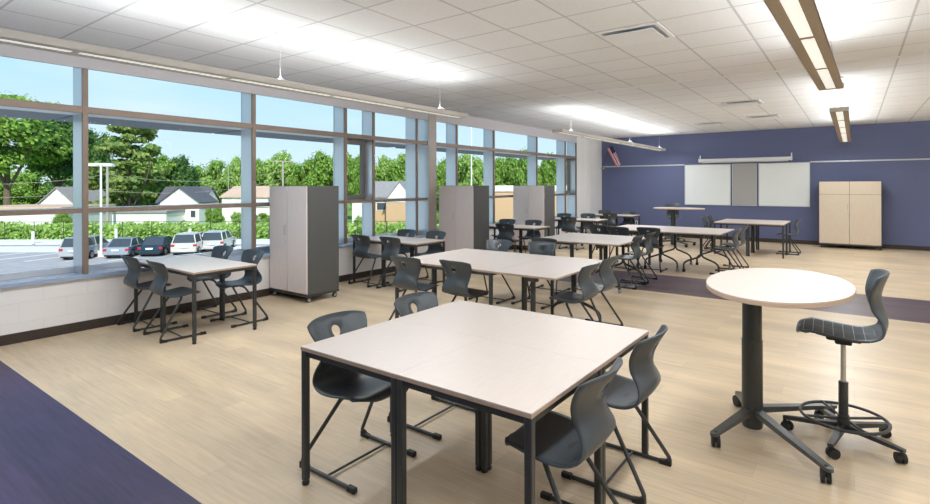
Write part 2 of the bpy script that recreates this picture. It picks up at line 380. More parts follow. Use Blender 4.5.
# cloth hangs off the pole: u runs down the fly, v across the stripes, gathered in folds
nu, nv = 16, 18; vs = []; uv = []
for i in range(nu+1):
    for j in range(nv+1):
        u_, v_ = i/nu, j/nv
        x = .30*u_+.20*(v_-.5)*(1-.25*u_)-.14; z = .62-.62*u_+.10*(v_-.5); y = -.02+.022*math.sin(v_*14+u_*2)*(.4+.6*u_)
        vs.append((x, y, z)); uv.append((u_, v_))
fs = [(i*(nv+1)+j, i*(nv+1)+j+1, (i+1)*(nv+1)+j+1, (i+1)*(nv+1)+j) for i in range(nu) for j in range(nv)]
mb = MB().add(vs, fs, True); fo = mb.build('flag_cloth', m_flag, t)
ul = fo.data.uv_layers.new(name='UVMap')
for lp in fo.data.loops: ul.data[lp.index].uv = uv[lp.vertex_index]
sm_ = fo.modifiers.new('thick', 'SOLIDIFY'); sm_.thickness = .003
MB().tube([(-.40, -.0, -.05), (-.10, -.0, .74)], .009, 8).build('flag_pole', m_leg, t)
MB().cyl((-.10, 0, .735), .018, .03, 10, r2=.004).build('finial', m_chrome, t)
MB().box(-.43, -.37, -.03, .20, -.10, -.04, .006).build('wall_bracket', m_chrome, t)
t = thing('wall_outlet', 'small white outlet plate low on the blue wall above the longest far table', 'outlet', (-5.62, BY, .40))
MB().box(-.04, .04, -.012, 0, -.065, .065, .004).build('cover_plate', m_screen, t)
MB().box(-.018, .018, -.016, -.01, -.045, .045, .002).build('receptacle', m_dark, t)

# ceiling: air diffusers, pendants
def vent(x0, y0, label, plaque=False):
    t = thing('air_diffuser', label, 'ceiling vent', (x0+.315, y0+.31, CZ), 0, 'square air diffusers set in the ceiling grid')
    f = MB(); f.box(-.31, .31, -.305, -.265, -.014, .0, .002); f.box(-.31, .31, .265, .305, -.014, .0, .002); f.box(-.31, -.27, -.265, .265, -.014, .0, .002); f.box(.27, .31, -.265, .265, -.014, .0, .002)
    f.build('frame', m_screen, t)
    MB().box(-.27, .27, -.265, .265, -.004, .0).build('neck_opening', m_alut, t)
    MB().box(-.245, .245, -.24, .24, -.038, -.030, .003).box(-.02, .02, -.02, .02, -.030, -.003).build('plaque', m_screen, t)
vent(-2.115, 5.07, 'white ceiling diffuser, the nearest one, left of the pendant light with brown-shaded underside')
vent(-1.99, 10.75, 'ceiling diffuser beyond the ceiling joint, nearest of the three over the far tables')
vent(-1.95, 13.30, 'ceiling diffuser near the blue wall, the right one of two')
vent(-3.22, 14.00, 'ceiling diffuser near the blue wall, the left one of two')

def pendant(x, y0, y1, label, cords, rz=0, ZB=2.635, pm=None):
    L = y1-y0; pm = pm or m_fixshade; t = thing('pendant_light', label, 'pendant light', (x, (y0+y1)/2, ZB), rz, 'long linear pendant lights')
    a, b = -L/2, L/2; hw = .112; n = max(1, round(L/1.22)); cell = (L-.04)/n
    MB().box(-hw, -.042, a, b, 0, .008).box(.042, hw, a, b, 0, .008).build('bottom_panel', pm, t)
    s_ = MB()
    for q in (-1, 1): s_.add([(q*hw, a, 0), (q*hw, b, 0), (q*(hw-.012), b, .06), (q*(hw-.012), a, .06), (q*(hw-.004), a, 0), (q*(hw-.004), b, 0), (q*(hw-.016), b, .06), (q*(hw-.016), a, .06)],
                             [(0, 1, 2, 3), (4, 7, 6, 5), (0, 4, 5, 1), (3, 2, 6, 7), (0, 3, 7, 4), (1, 5, 6, 2)])
    s_.build('side_rail', m_fix, t)
    MB().box(-hw, hw, a-.012, a, 0, .062, .003).build('end_cap', m_fix, t); MB().box(-hw, hw, b, b+.012, 0, .062, .003).build('end_cap', m_fix, t)
    for k in range(n):
        c0 = a+.02+k*cell
        MB().box(-.042, .042, c0+.02, c0+cell-.02, .006, .012).build('louver_lens', m_lens, t)
        MB().box(-.042, .042, c0+cell-.02, c0+cell+.02 if k < n-1 else c0+cell+.02, .0, .010).build('divider', pm, t)
    MB().box(-.042, .042, a, a+.04, 0, .010).build('divider', pm, t)
    for cy in cords:
        if not (y0 <= cy <= y1): continue
        cy -= (y0+y1)/2; k = MB().tube([(0, cy, .06), (0, cy, CZ-ZB)], .0022, 6, cap=False)
        k.tube([(-.10, cy, .055), (0, cy, .11), (.10, cy, .055)], .0022, 6); ko = k.build('suspension_cord', m_cord, t)
        MB().cyl((0, cy, CZ-ZB-.022), .05, .022, 20, r2=.055).build('canopy', m_screen, ko)
    for k in range(n):
        yc = a+.02+(k+.5)*cell
        for up in (1, -1, 0):
            ld = bpy.data.lights.new('tube', 'AREA'); ld.shape = 'RECTANGLE'; ld.size = .05 if up else .08; ld.size_y = cell*.94
            ld.energy = (LAMP_UP/2 if up else LAMP_DOWN)*cell; ld.color = (.90, .95, 1)
            lo = bpy.data.objects.new('fluorescent_tube', ld); C.objects.link(lo); lo.parent = t
            lo.location = (up*.04, yc, .085 if up else -.003); lo.rotation_euler = (0, math.pi-up*R(72), 0) if up else (0, 0, 0)
    return t
pendant(-4.68, -1.0, 6.25, 'cream pendant light running along the top of the nearest windows', (.6, 3.17, 5.73), 0, 2.60, m_fix)
pendant(-4.64, 9.3, 16.2, 'far cream pendant light beside the window wall, its end near the flag', (9.9, 13.4, 15.95), 0, 2.635, m_fix)
pendant(-.30, -.6, 6.95, 'pendant light with brown-shaded underside overhead at upper right, nearest and widest in view', (1.0, 3.9, 6.75), -.028)
pendant(-.165, 9.1, 15.7, 'far pendant light in front of the blue wall over the tall cabinet', (9.3, 12.6, 15.5))
pendant(4.3, -.6, 6.95, 'near pendant light along the right side of the room', (1.0, 3.9, 6.75))
pendant(4.3, 9.1, 15.7, 'far pendant light along the right side of the room', (9.3, 12.6, 15.5))

# ------------------------------------------------------------------ chairs
def shell_mesh(hole=True):
    prof = [(.215, -.028, .160), (.222, -.008, .180), (.205, .006, .194), (.15, .008, .204), (.08, .000, .211), (.0, -.010, .214), (-.07, -.012, .211), (-.125, -.002, .203), (-.168, .024, .192),
            (-.192, .062, .178), (-.196, .105, .163), (-.185, .150, .155), (-.175, .195, .160), (-.180, .240, .178), (-.198, .285, .200), (-.222, .330, .214), (-.248, .374, .214)]
    P = [Vector(p) for p in prof]; L = [0]
    for i in range(1, len(P)): L.append(L[-1]+(Vector((P[i].x, P[i].y))-Vector((P[i-1].x, P[i-1].y))).length)
    T = L[-1]
    def ev(d):
        d = max(0, min(T*.9999, d)); i = max(k for k in range(len(L)) if L[k] <= d); i = min(i, len(P)-2)
        t = (d-L[i])/(L[i+1]-L[i]); p0 = P[max(i-1, 0)]; p1 = P[i]; p2 = P[i+1]; p3 = P[min(i+2, len(P)-1)]
        return .5*((2*p1)+(p2-p0)*t+(2*p0-5*p1+4*p2-p3)*t*t+(3*p1-p0-3*p2+p3)*t**3)
    NT, NS = 40, 16; pos = []
    for i in range(NT+1):
        for j in range(NS+1):
            s = -1+2*j/NS; a = .075*abs(s)**2.6; b = .026*abs(s)**3.2
            pos.append([a+(T-a-b)*i/NT, s])
    id_ = lambda i, j: i*(NS+1)+j
    hd = T-.105; drop = set()
    if hole:
        ic = round(hd/T*NT); i0, i1, j0, j1 = ic-3, ic+3, NS//2-3, NS//2+3
        for i in range(i0, i1):
            for j in range(j0, j1): drop.add((i, j))
        for i in range(i0, i1+1):
            for j in range(j0, j1+1):
                if i in (i0, i1) or j in (j0, j1):
                    ang = math.atan2((i-ic)/3, (j-NS//2)/3)
                    pos[id_(i, j)] = [hd+.040*math.sin(ang), .036*math.cos(ang)/.205]
        for rg in (1,):                                # relax the ring just outside the hole
            for i in range(i0-rg, i1+rg+1):
                for j in range(j0-rg, j1+rg+1):
                    if i in (i0-rg, i1+rg) or j in (j0-rg, j1+rg):
                        ang = math.atan2((i-ic)/4, (j-NS//2)/4); g = [hd+.062*math.sin(ang), .060*math.cos(ang)/.205]; p = pos[id_(i, j)]
                        pos[id_(i, j)] = [p[0]*.45+g[0]*.55, p[1]*.45+g[1]*.55]
    def pt(d, s):
        q = ev(d); k = d/T; back = max(0, min(1, (k-.52)/.2)); seat = max(0, min(1, 1-(k-.35)/.15))
        n = (ev(min(T, d+.004))-ev(max(0, d-.004))); n = Vector((-n.y, n.x)); n.normalize(); n = -n if n.x*0+n.y < 0 and k < .4 else n
        up = Vector((q.x, q.y))
        c = .055*back*s*s-.0*seat
        z = q.y+.012*seat*s*s*(1 if k > .1 else .3)+(0.010*(1-back)*(1-seat)*s*s)
        return Vector((q.x+c, s*q.z, z))
    V = [pt(*p) for p in pos]
    F = [(id_(i, j), id_(i, j+1), id_(i+1, j+1), id_(i+1, j)) for i in range(NT) for j in range(NS) if (i, j) not in drop]
    if hole:
        used = set(k for f in F for k in f)
    else: used = set(range(len(V)))
    N = [Vector() for _ in V]
    for f in F:
        n = (V[f[2]]-V[f[0]]).cross(V[f[3]]-V[f[1]])
        for k in f: N[k] += n
    th = .006; m = {}; vs = []
    for k in sorted(used): m[k] = len(vs); vs.append(V[k]+N[k].normalized()*th)
    off = len(vs)
    for k in sorted(used): vs.append(V[k]-N[k].normalized()*th)
    fs = [tuple(m[k] for k in f) for f in F]+[tuple(m[k]+off for k in reversed(f)) for f in F]
    ec = {}
    for f in F:
        for a, b in zip(f, f[1:]+f[:1]): ec[(a, b)] = 1
    rim = [(a, b) for (a, b) in ec if (b, a) not in ec]
    # rounded rim: an extra line of vertices pushed slightly outwards
    mid = {}
    for a, b in rim:
        for k in (a, b):
            if k not in mid: mid[k] = len(vs); vs.append(V[k].copy())
    out_ = {k: Vector() for k in mid}
    for a, b in rim:
        d = (V[b]-V[a]).normalized(); n = N[a].normalized(); o = d.cross(n); out_[a] += o; out_[b] += o
    for k in mid: vs[mid[k]] = V[k]+out_[k].normalized()*.004
    for a, b in rim:
        fs.append((m[a], mid[a], mid[b], m[b])); fs.append((mid[a], m[a]+off, m[b]+off, mid[b]))
    return vs, fs, pt, T
SHELL = shell_mesh(True)
SEAT_Z = .445
def make_chair():
    t = thing('school_chair', '', 'chair')
    vs, fs, pt, T = SHELL
    MB().add([v+Vector((0, 0, SEAT_Z)) for v in vs], fs, True).build('shell', m_plast, t)
    for q in (-1, 1):
        p = fillet([(.03, q*.10, SEAT_Z-.018), (.02, q*.145, SEAT_Z-.03), (-.215, q*.225, .045), (-.205, q*.23, .014), (.215, q*.23, .014)], .055, 6)
        lg = MB().tube(p, .0115, 10).build('sled_leg', m_leg, t)
        MB().box(.175, .235, q*.23-.016, q*.23+.016, 0, .030, .007).build('glider', m_rub, lg)
        MB().prism([(-.222, 0), (-.155, 0), (-.155, .022), (-.185, .026), (-.207, .040), (-.222, .034)], q*.23-.0135, q*.23+.0135).build('heel_glider', m_rub, lg)
    MB().tube([(.0, -.23, .016), (.0, .23, .016)], .007, 8).build('floor_bar', m_leg, t)
    b = MB(); b.tube([(.03, -.12, SEAT_Z-.020), (.03, .12, SEAT_Z-.020)], .0115, 10); b.box(-.06, .12, -.09, .09, SEAT_Z-.022, SEAT_Z-.006, .004)
    b.build('seat_bracket', m_leg, t)
    KIDS[t.name] = [c for c in bpy.data.objects if c.parent == t]
    return t
CH = Kind(make_chair)
def chairs(group, rows):
    for x, y, a, lab in rows: CH.put((x, y, 0), R(a), lab, group)
GC = 'charcoal shell chairs with a round hole in the back'
chairs(GC, [
 (-2.315, 2.08, 0, 'dark chair at the left side of the nearest table group, the nearer one'),
 (-2.325, 2.79, 0, 'dark chair at the left side of the nearest table group, the farther one'),
 (-1.06, 2.17, 180, 'dark chair nearest the camera, right of the nearest table by its front corner'),
 (-1.06, 2.87, 180, 'dark chair at the far right corner of the nearest table group'),
 (-5.89, 2.68, 86, 'dark chair near side of the first window table, right of two'),
 (-6.58, 2.69, 88, 'dark chair near side of the first window table, against the wall'),
 (-5.87, 3.42, 270, 'dark chair on the far side of the first window table, by the rolling cabinet'),
 (-6.56, 3.42, 272, 'dark chair on the far side of the first window table, under the sill'),
 (-6.37, 5.95, 88, 'dark chair near side of the second window table, left beside the sill'),
 (-5.74, 5.97, 90, 'dark chair near side of the second window table, right of two'),
 (-6.38, 6.70, 270, 'dark chair far side of the second window table, left of two'),
 (-5.73, 6.72, 268, 'dark chair on the far side of the second window table, in front of the column'),
 (-4.01, 4.46, 92, 'dark chair on the near side of the middle table group, the left one of two'),
 (-3.35, 4.53, 86, 'dark chair on the near side of the middle table group, the right one'),
 (-4.10, 6.17, 270, 'dark chair on the far side of the middle table group, left of two'),
 (-3.46, 6.27, 268, 'dark chair on the far side of the middle table group, right of two'),
 (-2.30, 4.98, 180, 'dark chair at the right end of the middle table group, the nearer one of two'),
 (-2.32, 5.58, 178, 'dark chair at the right end of the middle table group, the farther one of two'),
 (-3.74, 7.20, 90, 'dark chair on the near side of the table group beyond the middle one'),
 (-2.90, 8.25, 180, 'dark chair on the plum floor band, nearer of the pair'),
 (-2.90, 8.85, 180, 'dark chair on the plum floor band, farther of the pair'),
 (-5.78, 9.33, 92, 'dark chair between the second and third cabinets, back turned to the camera'),
 (-6.46, 10.20, 270, 'dark chair between second and third cabinets, far side against the window'),
 (-5.80, 10.24, 268, 'dark chair between second and third cabinets, far side beside the third cabinet'),
 (-5.72, 12.22, 90, 'dark chair just right of the third cabinet, back turned to the camera'),
 (-6.50, 13.25, 270, 'dark chair partly behind the third cabinet, under the last window'),
 (-5.93, 13.55, 268, 'dark chair on the far side of the table before the white pilaster'),
 (-5.58, 14.62, 90, 'dark chair on the near side of the table in the far left corner'),
 (-6.30, 15.75, 270, 'dark chair in the far left corner, its back against the white pilaster'),
 (-5.42, 15.40, 268, 'dark chair in front of the blue wall at the last window table, the right one'),
 (-4.05, 10.10, 90, 'dark chair on the near side of the long far tables, the leftmost one'),
 (-3.60, 9.88, 90, 'dark chair on the near side of the long far tables, second from the left'),
 (-3.08, 10.05, 92, 'dark chair on the near side of the long far tables, the rightmost one'),
 (-1.85, 10.42, 180, 'dark chair at the right end of the long far tables, the nearer of two'),
 (-1.86, 11.18, 178, 'dark chair at the right end of the long far tables, the farther of two'),
 (-1.22, 14.30, 180, 'dark chair at the right end of the table below the whiteboards'),
 (-2.78, 13.85, 0, 'dark chair at the left end of the table below the whiteboards, the nearer of two'),
 (-2.80, 14.60, 0, 'dark chair at the left end of the table below the whiteboards, the farther of two'),
])

# ------------------------------------------------------------------ tables
def top_mesh(w, d, z0, z1): return MB().box(-w/2, w/2, -d/2, d/2, z0, z1, .003)
def make_square(w, d, z=.74):
    def f():
        t = thing('square_table' if w < 1 else 'rectangular_table', '', 'table')
        MB().box(-w/2+.0004, w/2-.0004, -d/2+.0004, d/2-.0004, z-.004, z, .0006).build('tabletop', m_lam, t)
        MB().box(-w/2, w/2, -d/2, d/2, z-.022, z-.004, .002).build('edge_band', m_edge, t)
        fr = MB(); i = .022
        for q in (-1, 1):
            fr.box(-w/2+i, w/2-i, q*(d/2-i)-.011, q*(d/2-i)+.011, z-.054, z-.022, .003); fr.box(q*(w/2-i)-.011, q*(w/2-i)+.011, -d/2+i, d/2-i, z-.054, z-.022, .003)
        fr.build('apron_frame', m_leg, t)
        for a in (-1, 1):
            for b in (-1, 1):
                lo = MB().box(a*(w/2-.0185)-.0175, a*(w/2-.0185)+.0175, b*(d/2-.0185)-.0175, b*(d/2-.0185)+.0175, .022, z-.022, .007).build('leg', m_leg, t)
                MB().lathe([(0, 0), (.019, 0), (.021, .010), (.015, .024), (0, .024)], 12, Matrix.Translation((a*(w/2-.0185), b*(d/2-.0185), 0))).build('foot', m_rub, lo)
        KIDS[t.name] = [c for c in bpy.data.objects if c.parent == t]
        return t
    return f
def make_flip(w, d, z=.74):
    """w across (x), d long (y); one crank-legged trestle at each end"""
    def f():
        t = thing('folding_table', '', 'table')
        MB().box(-w/2+.0004, w/2-.0004, -d/2+.0004, d/2-.0004, z-.004, z, .0006).build('tabletop', m_lam, t)
        MB().box(-w/2, w/2, -d/2, d/2, z-.022, z-.004, .002).build('edge_band', m_edge, t)
        MB().box(-.02, .02, -d/2+.22, d/2-.22, z-.075, z-.045, .004).build('cross_beam', m_leg2, t)
        for q in (-1, 1):
            yy = q*(d/2-.22)
            MB().box(-w*.36, w*.36, yy-.02, yy+.02, z-.048, z-.026, .004).box(-.05, .05, yy-.03, yy+.03, z-.10, z-.045, .006).build('tilt_bracket', m_leg2, t)
            lg = MB(); lg.box(-.022, .022, yy-.02, yy+.02, .36, z-.045, .008); lo = lg.build('post', m_leg, t)
            for s_ in (-1, 1):
                p = fillet([(s_*.008, yy, .42), (s_*.010, yy, .30), (s_*w*.33, yy+q*.02, .215), (s_*w*.42, yy+q*.03, .16), (s_*w*.42, yy+q*.03, .055)], .06, 5)
                fo = MB().tube(p, .017, 10).build('crank_leg', m_leg, t)
                c = MB(); cx0 = s_*w*.42; cy0 = yy+q*.03
                c.cyl((cx0-.022, cy0+.008, .030), .030, .044, 18, 'x'); c.box(cx0-.012, cx0+.012, cy0-.012, cy0+.02, .045, .072, .003)
                c.build('caster', m_cast if s_ > 0 else m_rub, fo)
        KIDS[t.name] = [c for c in bpy.data.objects if c.parent == t]
        return t
    return f
SQ = Kind(make_square(.705, .705)); SQF = Kind(make_square(.70, .76)); FT = Kind(make_flip(.705, 1.40))
SQL = Kind(make_square(.705, .705, .728))
GT = 'square maple-topped tables pushed together'; gx = -2.387; gy = 1.737
for i, j, lab in ((0, 0, 'quarter of the nearest table group at its front left corner'), (1, 0, 'quarter of the nearest table group at its front right corner'),
                  (0, 1, 'quarter of the nearest table group at its back left corner'), (1, 1, 'quarter of the nearest table group at its back right corner')):
    SQ.put((gx+.3525+i*.705, gy+.3525+j*.7055, 0), 0, 'table, '+lab, GT)
SQL.put((-5.36-.3525, 2.977, 0), 0, 'pale square table at the first window, the right one with the front corner leg', GT)
SQL.put((-5.36-1.0575, 2.977, 0), 0, 'pale square table at the first window, the left one touching the sill', GT)
SQL.put((-5.28-.3525, 6.245, 0), 0, 'pale square table at the second window position, right half by the column', GT)
SQL.put((-5.28-1.0575, 6.245, 0), 0, 'pale square table at the second window position, left half by the sill', GT)
RT = Kind(make_square(1.345, .69))
RT.put((-4.28+.6725, 4.405+.345, 0), 0, 'pale rectangular table of the middle group, the near half at its left', GT)
RT.put((-4.28+.6725, 4.405+1.036, 0), 0, 'pale rectangular table of the middle group, the far half at its left', GT)
FT.put((-2.225-.3525, 4.39+.71, 0), 0, 'crank-legged folding table forming the right end of the middle table group', 'crank-legged folding tables')
SQ.put((-4.15+.3525, 7.42+.3525, 0), 0, 'pale square table left on the group by the plum band, near half', GT)
SQ.put((-4.15+.3525, 7.42+1.06, 0), 0, 'pale square table left on the group by the plum band, far half', GT)
FT.put((-4.15+.705+.3525, 7.42+.705, 0), 0, 'crank-legged folding table reaching over the plum floor band', 'crank-legged folding tables')
SQ.put((-3.99+.3525, 9.98+.3525, 0), 0, 'pale square table at the left end of the long far row, near half', GT)
SQ.put((-3.99+.3525, 9.98+1.06, 0), 0, 'pale square table at the left end of the long far row, far half', GT)
FT.put((-3.99+.705+.3525, 9.98+.705, 0), 0, 'crank-legged folding table in the middle of the long far row', 'crank-legged folding tables')
FT.put((-3.99+1.41+.3525, 9.98+.705, 0), 0, 'crank-legged folding table at the right end of the long far row', 'crank-legged folding tables')
for i, j, lab in ((0, 0, 'left near one'), (0, 1, 'left far one'), (1, 0, 'right near one'), (1, 1, 'right far one')):
    SQF.put((-2.62+.35+i*.703, 13.25+.38+j*.763, 0), 0, 'pale square table below the whiteboards, '+lab+' of the four', GT)
for y, w in ((9.73, 'between the second and third cabinets'), (12.72, 'just beyond the third cabinet'), (15.10, 'in the far left corner')):
    x0 = -5.22 if y < 10 else (-5.10 if y < 14 else -5.05)
    SQL.put((x0-.35, y, 0), 0, 'pale square table '+w+', right half', GT); SQL.put((x0-1.055, y, 0), 0, 'pale square table '+w+', left half by the windows', GT)

def caster(mb_parent, x, y, r=.032, mat=None, rz=0):
    c = MB(); Mx = Matrix.Translation((x, y, 0)) @ Matrix.Rotation(rz, 4, 'Z')
    for s_ in (-1, 1): c.cyl((s_*.014-.009, .012, r), r, .018, 18, 'x', M=Mx)
    c.box(-.010, .010, -.014, .014, r, r*2.05, .003, M=Mx); c.cyl((0, -.006, r*1.9), .009, .03, 10, M=Mx)
    return c.build('caster', mat or m_rub, mb_parent)
def make_oval():
    t = thing('oval_standing_table', '', 'table'); z = 1.0; A, B = .388, .645
    def ell(z0, z1, k0=0, mat=None, nm=''):
        n = 72; o = MB(); vs = []; rings = [(0, z0), (A-.004+k0, z0), (A+k0, z0+.003), (A+k0, z1-.003), (A-.003+k0, z1), (0, z1)]
        for r, zz in rings:
            for k in range(n): vs.append((r*math.cos(2*math.pi*k/n), (r+(B-A) if r else 0)*math.sin(2*math.pi*k/n), zz))
        o.add(vs, [(i*n+k, i*n+(k+1) % n, (i+1)*n+(k+1) % n, (i+1)*n+k) for i in range(len(rings)-1) for k in range(n)], False)
        return o.build(nm, mat, t)
    ell(z-.006, z, -.001, m_lam, 'tabletop'); ell(z-.030, z-.006, 0, m_edgel, 'edge_band')
    cx0, cy0 = -.155, .10
    MB().box(-.25, .12, -.25, .35, z-.045, z-.030, .004).build('top_plate', m_leg, t)
    MB().tube([(cx0, cy0, .05), (cx0, cy0, .60)], .061, 28).build('lower_column', m_leg, t)
    MB().tube([(cx0, cy0, .55), (cx0, cy0, z-.04)], .057, 28).build('upper_column', m_leg, t)
    MB().lathe([(0, .035), (.058, .035), (.062, .05), (.062, .11), (.056, .125)], 28, Matrix.Translation((cx0, cy0, 0))).build('column_foot', m_leg, t)
    for ex, ey in ((-.30, -.27), (.255, -.34), (-.29, .47), (.25, .62)):
        d = Vector((ex-cx0, ey-cy0, 0)); L = d.length; a = math.atan2(d.y, d.x)
        Mx = Matrix.Translation((cx0, cy0, 0)) @ Matrix.Rotation(a, 4, 'Z')
        b = MB(); x0, x1 = .03, L+.02
        b.add([(x0, -.027, .125), (x0, .027, .125), (x0, .027, .165), (x0, -.027, .165), (x1, -.022, .078), (x1, .022, .078), (x1, .022, .098), (x1, -.022, .098)],
              [(0, 1, 2, 3), (7, 6, 5, 4), (0, 4, 5, 1), (1, 5, 6, 2), (2, 6, 7, 3), (3, 7, 4, 0)], False, Mx)
        b.tube([Mx @ Vector((x1, 0, .078)), Mx @ Vector((x1, 0, .098))], .0225, 16)
        lo = b.build('base_leg', m_leg2, t); caster(lo, ex, ey, .038, rz=random.uniform(0, 1))
    KIDS[t.name] = [c for c in bpy.data.objects if c.parent == t]
    return t
OV = Kind(make_oval)
OV.put((-.378, 3.75, 0), 0, 'tall oval standing table with maple top on one dark column, nearest right', 'tall oval standing tables')
OV.put((-3.72, 14.5, 0), R(90), 'tall oval standing table far away before the whiteboards', 'tall oval standing tables')

def make_stool():
    t = thing('drafting_stool', '', 'stool'); vs, fs, pt, T = SHELL; Z = .680
    hs = shell_mesh(False)
    MB().add([Vector((v.x*1.09+max(0, v.z-.19)*.26, v.y*.97, v.z*1.05+Z)) for v in hs[0]], hs[1], True).build('shell', m_plast, t)
    P = []; F = []; n1, n2 = 18, 12
    for i in range(n1+1):
        for j in range(n2+1):
            d = .035+(.40-.035)*i/n1; s_ = (-1+2*j/n2)*(.90-.25*max(0, (abs(2*i/n1-1)-.6)))
            e_ = min(1, 6*min(i/n1, 1-i/n1))*min(1, 5*min(j/n2, 1-j/n2)); p = hs[2](d, s_)
            P.append(Vector((p.x*1.09+(0 if p.x > -.12 else .012*e_), p.y, p.z*1.05+Z+.006+.010*e_)))
    F = [(i*(n2+1)+j, i*(n2+1)+j+1, (i+1)*(n2+1)+j+1, (i+1)*(n2+1)+j) for i in range(n1) for j in range(n2)]
    MB().add(P, F, True).build('seat_pad', m_fabric, t)
    MB().box(-.09, .09, -.08, .08, Z-.045, Z-.012, .010).box(-.045, .045, -.045, .045, Z-.075, Z-.04, .012).tube([(.05, 0, Z-.04), (.14, 0, Z-.025)], .012, 10).build('tilt_mechanism', m_rub, t)
    MB().cyl((0, 0, .36), .0145, Z-.06-.36, 20).build('gas_lift', m_chrome, t)
    lc = MB().cyl((0, 0, .10), .026, .27, 24).build('lift_sleeve', m_leg, t)
    MB().box(-.006, .006, -.0275, -.024, .31, .35).build('label_sticker', m_screen, lc)
    ring = [(math.cos(2*math.pi*k/48)*.228, math.sin(2*math.pi*k/48)*.232, .148) for k in range(49)]
    fr = MB().tube(ring, .0095, 10, cap=False)
    for k in range(4):
        a = 2*math.pi*k/4+.5; fr.tube([(.02*math.cos(a), .02*math.sin(a), .140), (.229*math.cos(a), .229*math.sin(a), .148)], .008, 8)
    fr.cyl((0, 0, .128), .032, .035, 20); fr.build('foot_ring', m_leg, t)
    MB().cyl((0, 0, .075), .036, .06, 24).build('base_hub', m_leg, t)
    for k in range(5):
        a = 2*math.pi*k/5+.10; Mx = Matrix.Rotation(a, 4, 'Z'); b = MB()
        b.add([(.02, -.022, .080), (.02, .022, .080), (.02, .02, .112), (.02, -.02, .112), (.325, -.016, .070), (.325, .016, .070), (.325, .014, .088), (.325, -.014, .088)],
              [(0, 1, 2, 3), (7, 6, 5, 4), (0, 4, 5, 1), (1, 5, 6, 2), (2, 6, 7, 3), (3, 7, 4, 0)], False, Mx)
        lo = b.build('base_arm', m_leg, t); caster(lo, .31*math.cos(a), .31*math.sin(a), .030, rz=a+.9)
    KIDS[t.name] = [c for c in bpy.data.objects if c.parent == t]
    return t
ST = Kind(make_stool)
ST.put((-.055, 4.05, 0), R(182), 'drafting stool with foot ring and striped seat pad beside the near oval table', 'drafting stools')
ST.put((-4.15, 15.55, 0), R(285), 'drafting stool behind the far oval table, in front of the blue wall', 'drafting stools')

# ------------------------------------------------------------------ cabinets
def make_cab(w, d, h, doormat, split=None):
    def f():
        t = thing('rolling_cabinet', '', 'cabinet')                   # doors face -y, base origin at its near right corner on the floor
        z0 = .115; k = MB(); q = .018
        k.box(-w, 0, .02, d, z0, h, .003); k.build('cabinet_body', m_case, t)
        MB().box(-w-.002, .002, .0, d+.002, z0-.035, z0, .003).build('base_frame', m_leg, t)
        rows = [(z0+.006, h-.004)] if not split else [(z0+.006, split-.003), (split+.003, h-.004)]
        for za, zb in rows:
            for (xa, xb, s_) in ((-w+.012, -w/2-.0035, 1), (-w/2+.0035, -.012, -1)):
                dr = MB().box(xa, xb, .0, .019, za, zb, .002).build('door', doormat, t)
                hx = -w/2+(-.035 if s_ == 1 else .035)
                if zb-za > .7:
                    hz = .98 if not split else 1.05
                    if s_ == 1 or split: MB().tube(fillet([(hx, .0, hz-.06), (hx, -.03, hz-.06), (hx, -.03, hz+.06), (hx, .0, hz+.06)], .012, 3), .005, 8).build('handle', m_chrome, dr)
                    if s_ == 1 or split: MB().cyl((hx, -.006, hz-.16), .009, .008, 12, 'y').build('lock', m_chrome, dr)
                else: MB().cyl((hx, -.006, za+.04), .008, .008, 12, 'y').build('lock', m_chrome, dr)
        for a, b in ((-w+.05, .05), (-.035, .05), (-w+.05, d-.05), (-.035, d-.05)):
            c = MB(); c.cyl((a-.012, b, .038), .038, .024, 20, 'x'); c.box(a-.02, a+.02, b-.015, b+.015, .06, z0-.03, .003); co_ = c.build('caster', m_rub, t)
            MB().cyl((a+.012, b, .038), .026, .006, 18, 'x').build('wheel_cover', m_cast, co_)
        KIDS[t.name] = [c for c in bpy.data.objects if c.parent == t]
        return t
    return f
CB = Kind(make_cab(.885, .55, 1.60, m_door))
GCB = 'tall two-door rolling cabinets along the windows'
CB.put((-5.975, 4.455, 0), 0, 'tall grey rolling cabinet with pale doors, nearest one, behind the first window table', GCB)
CB.put((-5.975, 8.345, 0), 0, 'tall grey rolling cabinet with pale doors, the middle one beside the column', GCB)
CB.put((-5.975, 11.27, 0), 0, 'tall grey rolling cabinet with pale doors, the farthest one by the last windows', GCB)
w4 = Kind(make_cab(1.27, .50, 1.685, m_doorw, 1.36)).put((.545, 16.20, 0), 0, 'wide maple four-door storage cabinet against the blue wall', None)

# ------------------------------------------------------------------ outside, seen through the windows
G = -3.9
CY, SY = math.cos(YAW), math.sin(YAW)
def out_(r, d, z=0): return (r*CY-d*SY, r*SY+d*CY, z)          # street axes: r along the kerb, d away from the school
m_asph = speck('asphalt', (170, 166, 168), .9, .10, 1.2); m_conc = speck('concrete', (226, 222, 216), .85, .04, .8)
m_grass = speck('grass', (112, 150, 62), .9, .25, 2.5); m_line = speck('line_paint', (240, 240, 240), .8, .02, 4)
struct(MB().box(-260, 260, 20, 400, -.3, 0).build('ground', m_grass, None, (0, 0, G), YAW))
struct(MB().box(-120, 120, 6, 43.8, 0, .02).build('parking_lot', m_asph, None, (0, 0, G), YAW))
struct(MB().box(-120, 120, 43.8, 48.0, 0, .03).build('driveway', m_conc, None, (0, 0, G), YAW))
struct(MB().box(-120, 120, 48.0, 49.6, 0, .02).build('gutter_strip', m_asph, None, (0, 0, G), YAW))
struct(MB().box(-120, 120, 49.6, 53.4, 0, .12, .02).build('pavement', m_conc, None, (0, 0, G), YAW))
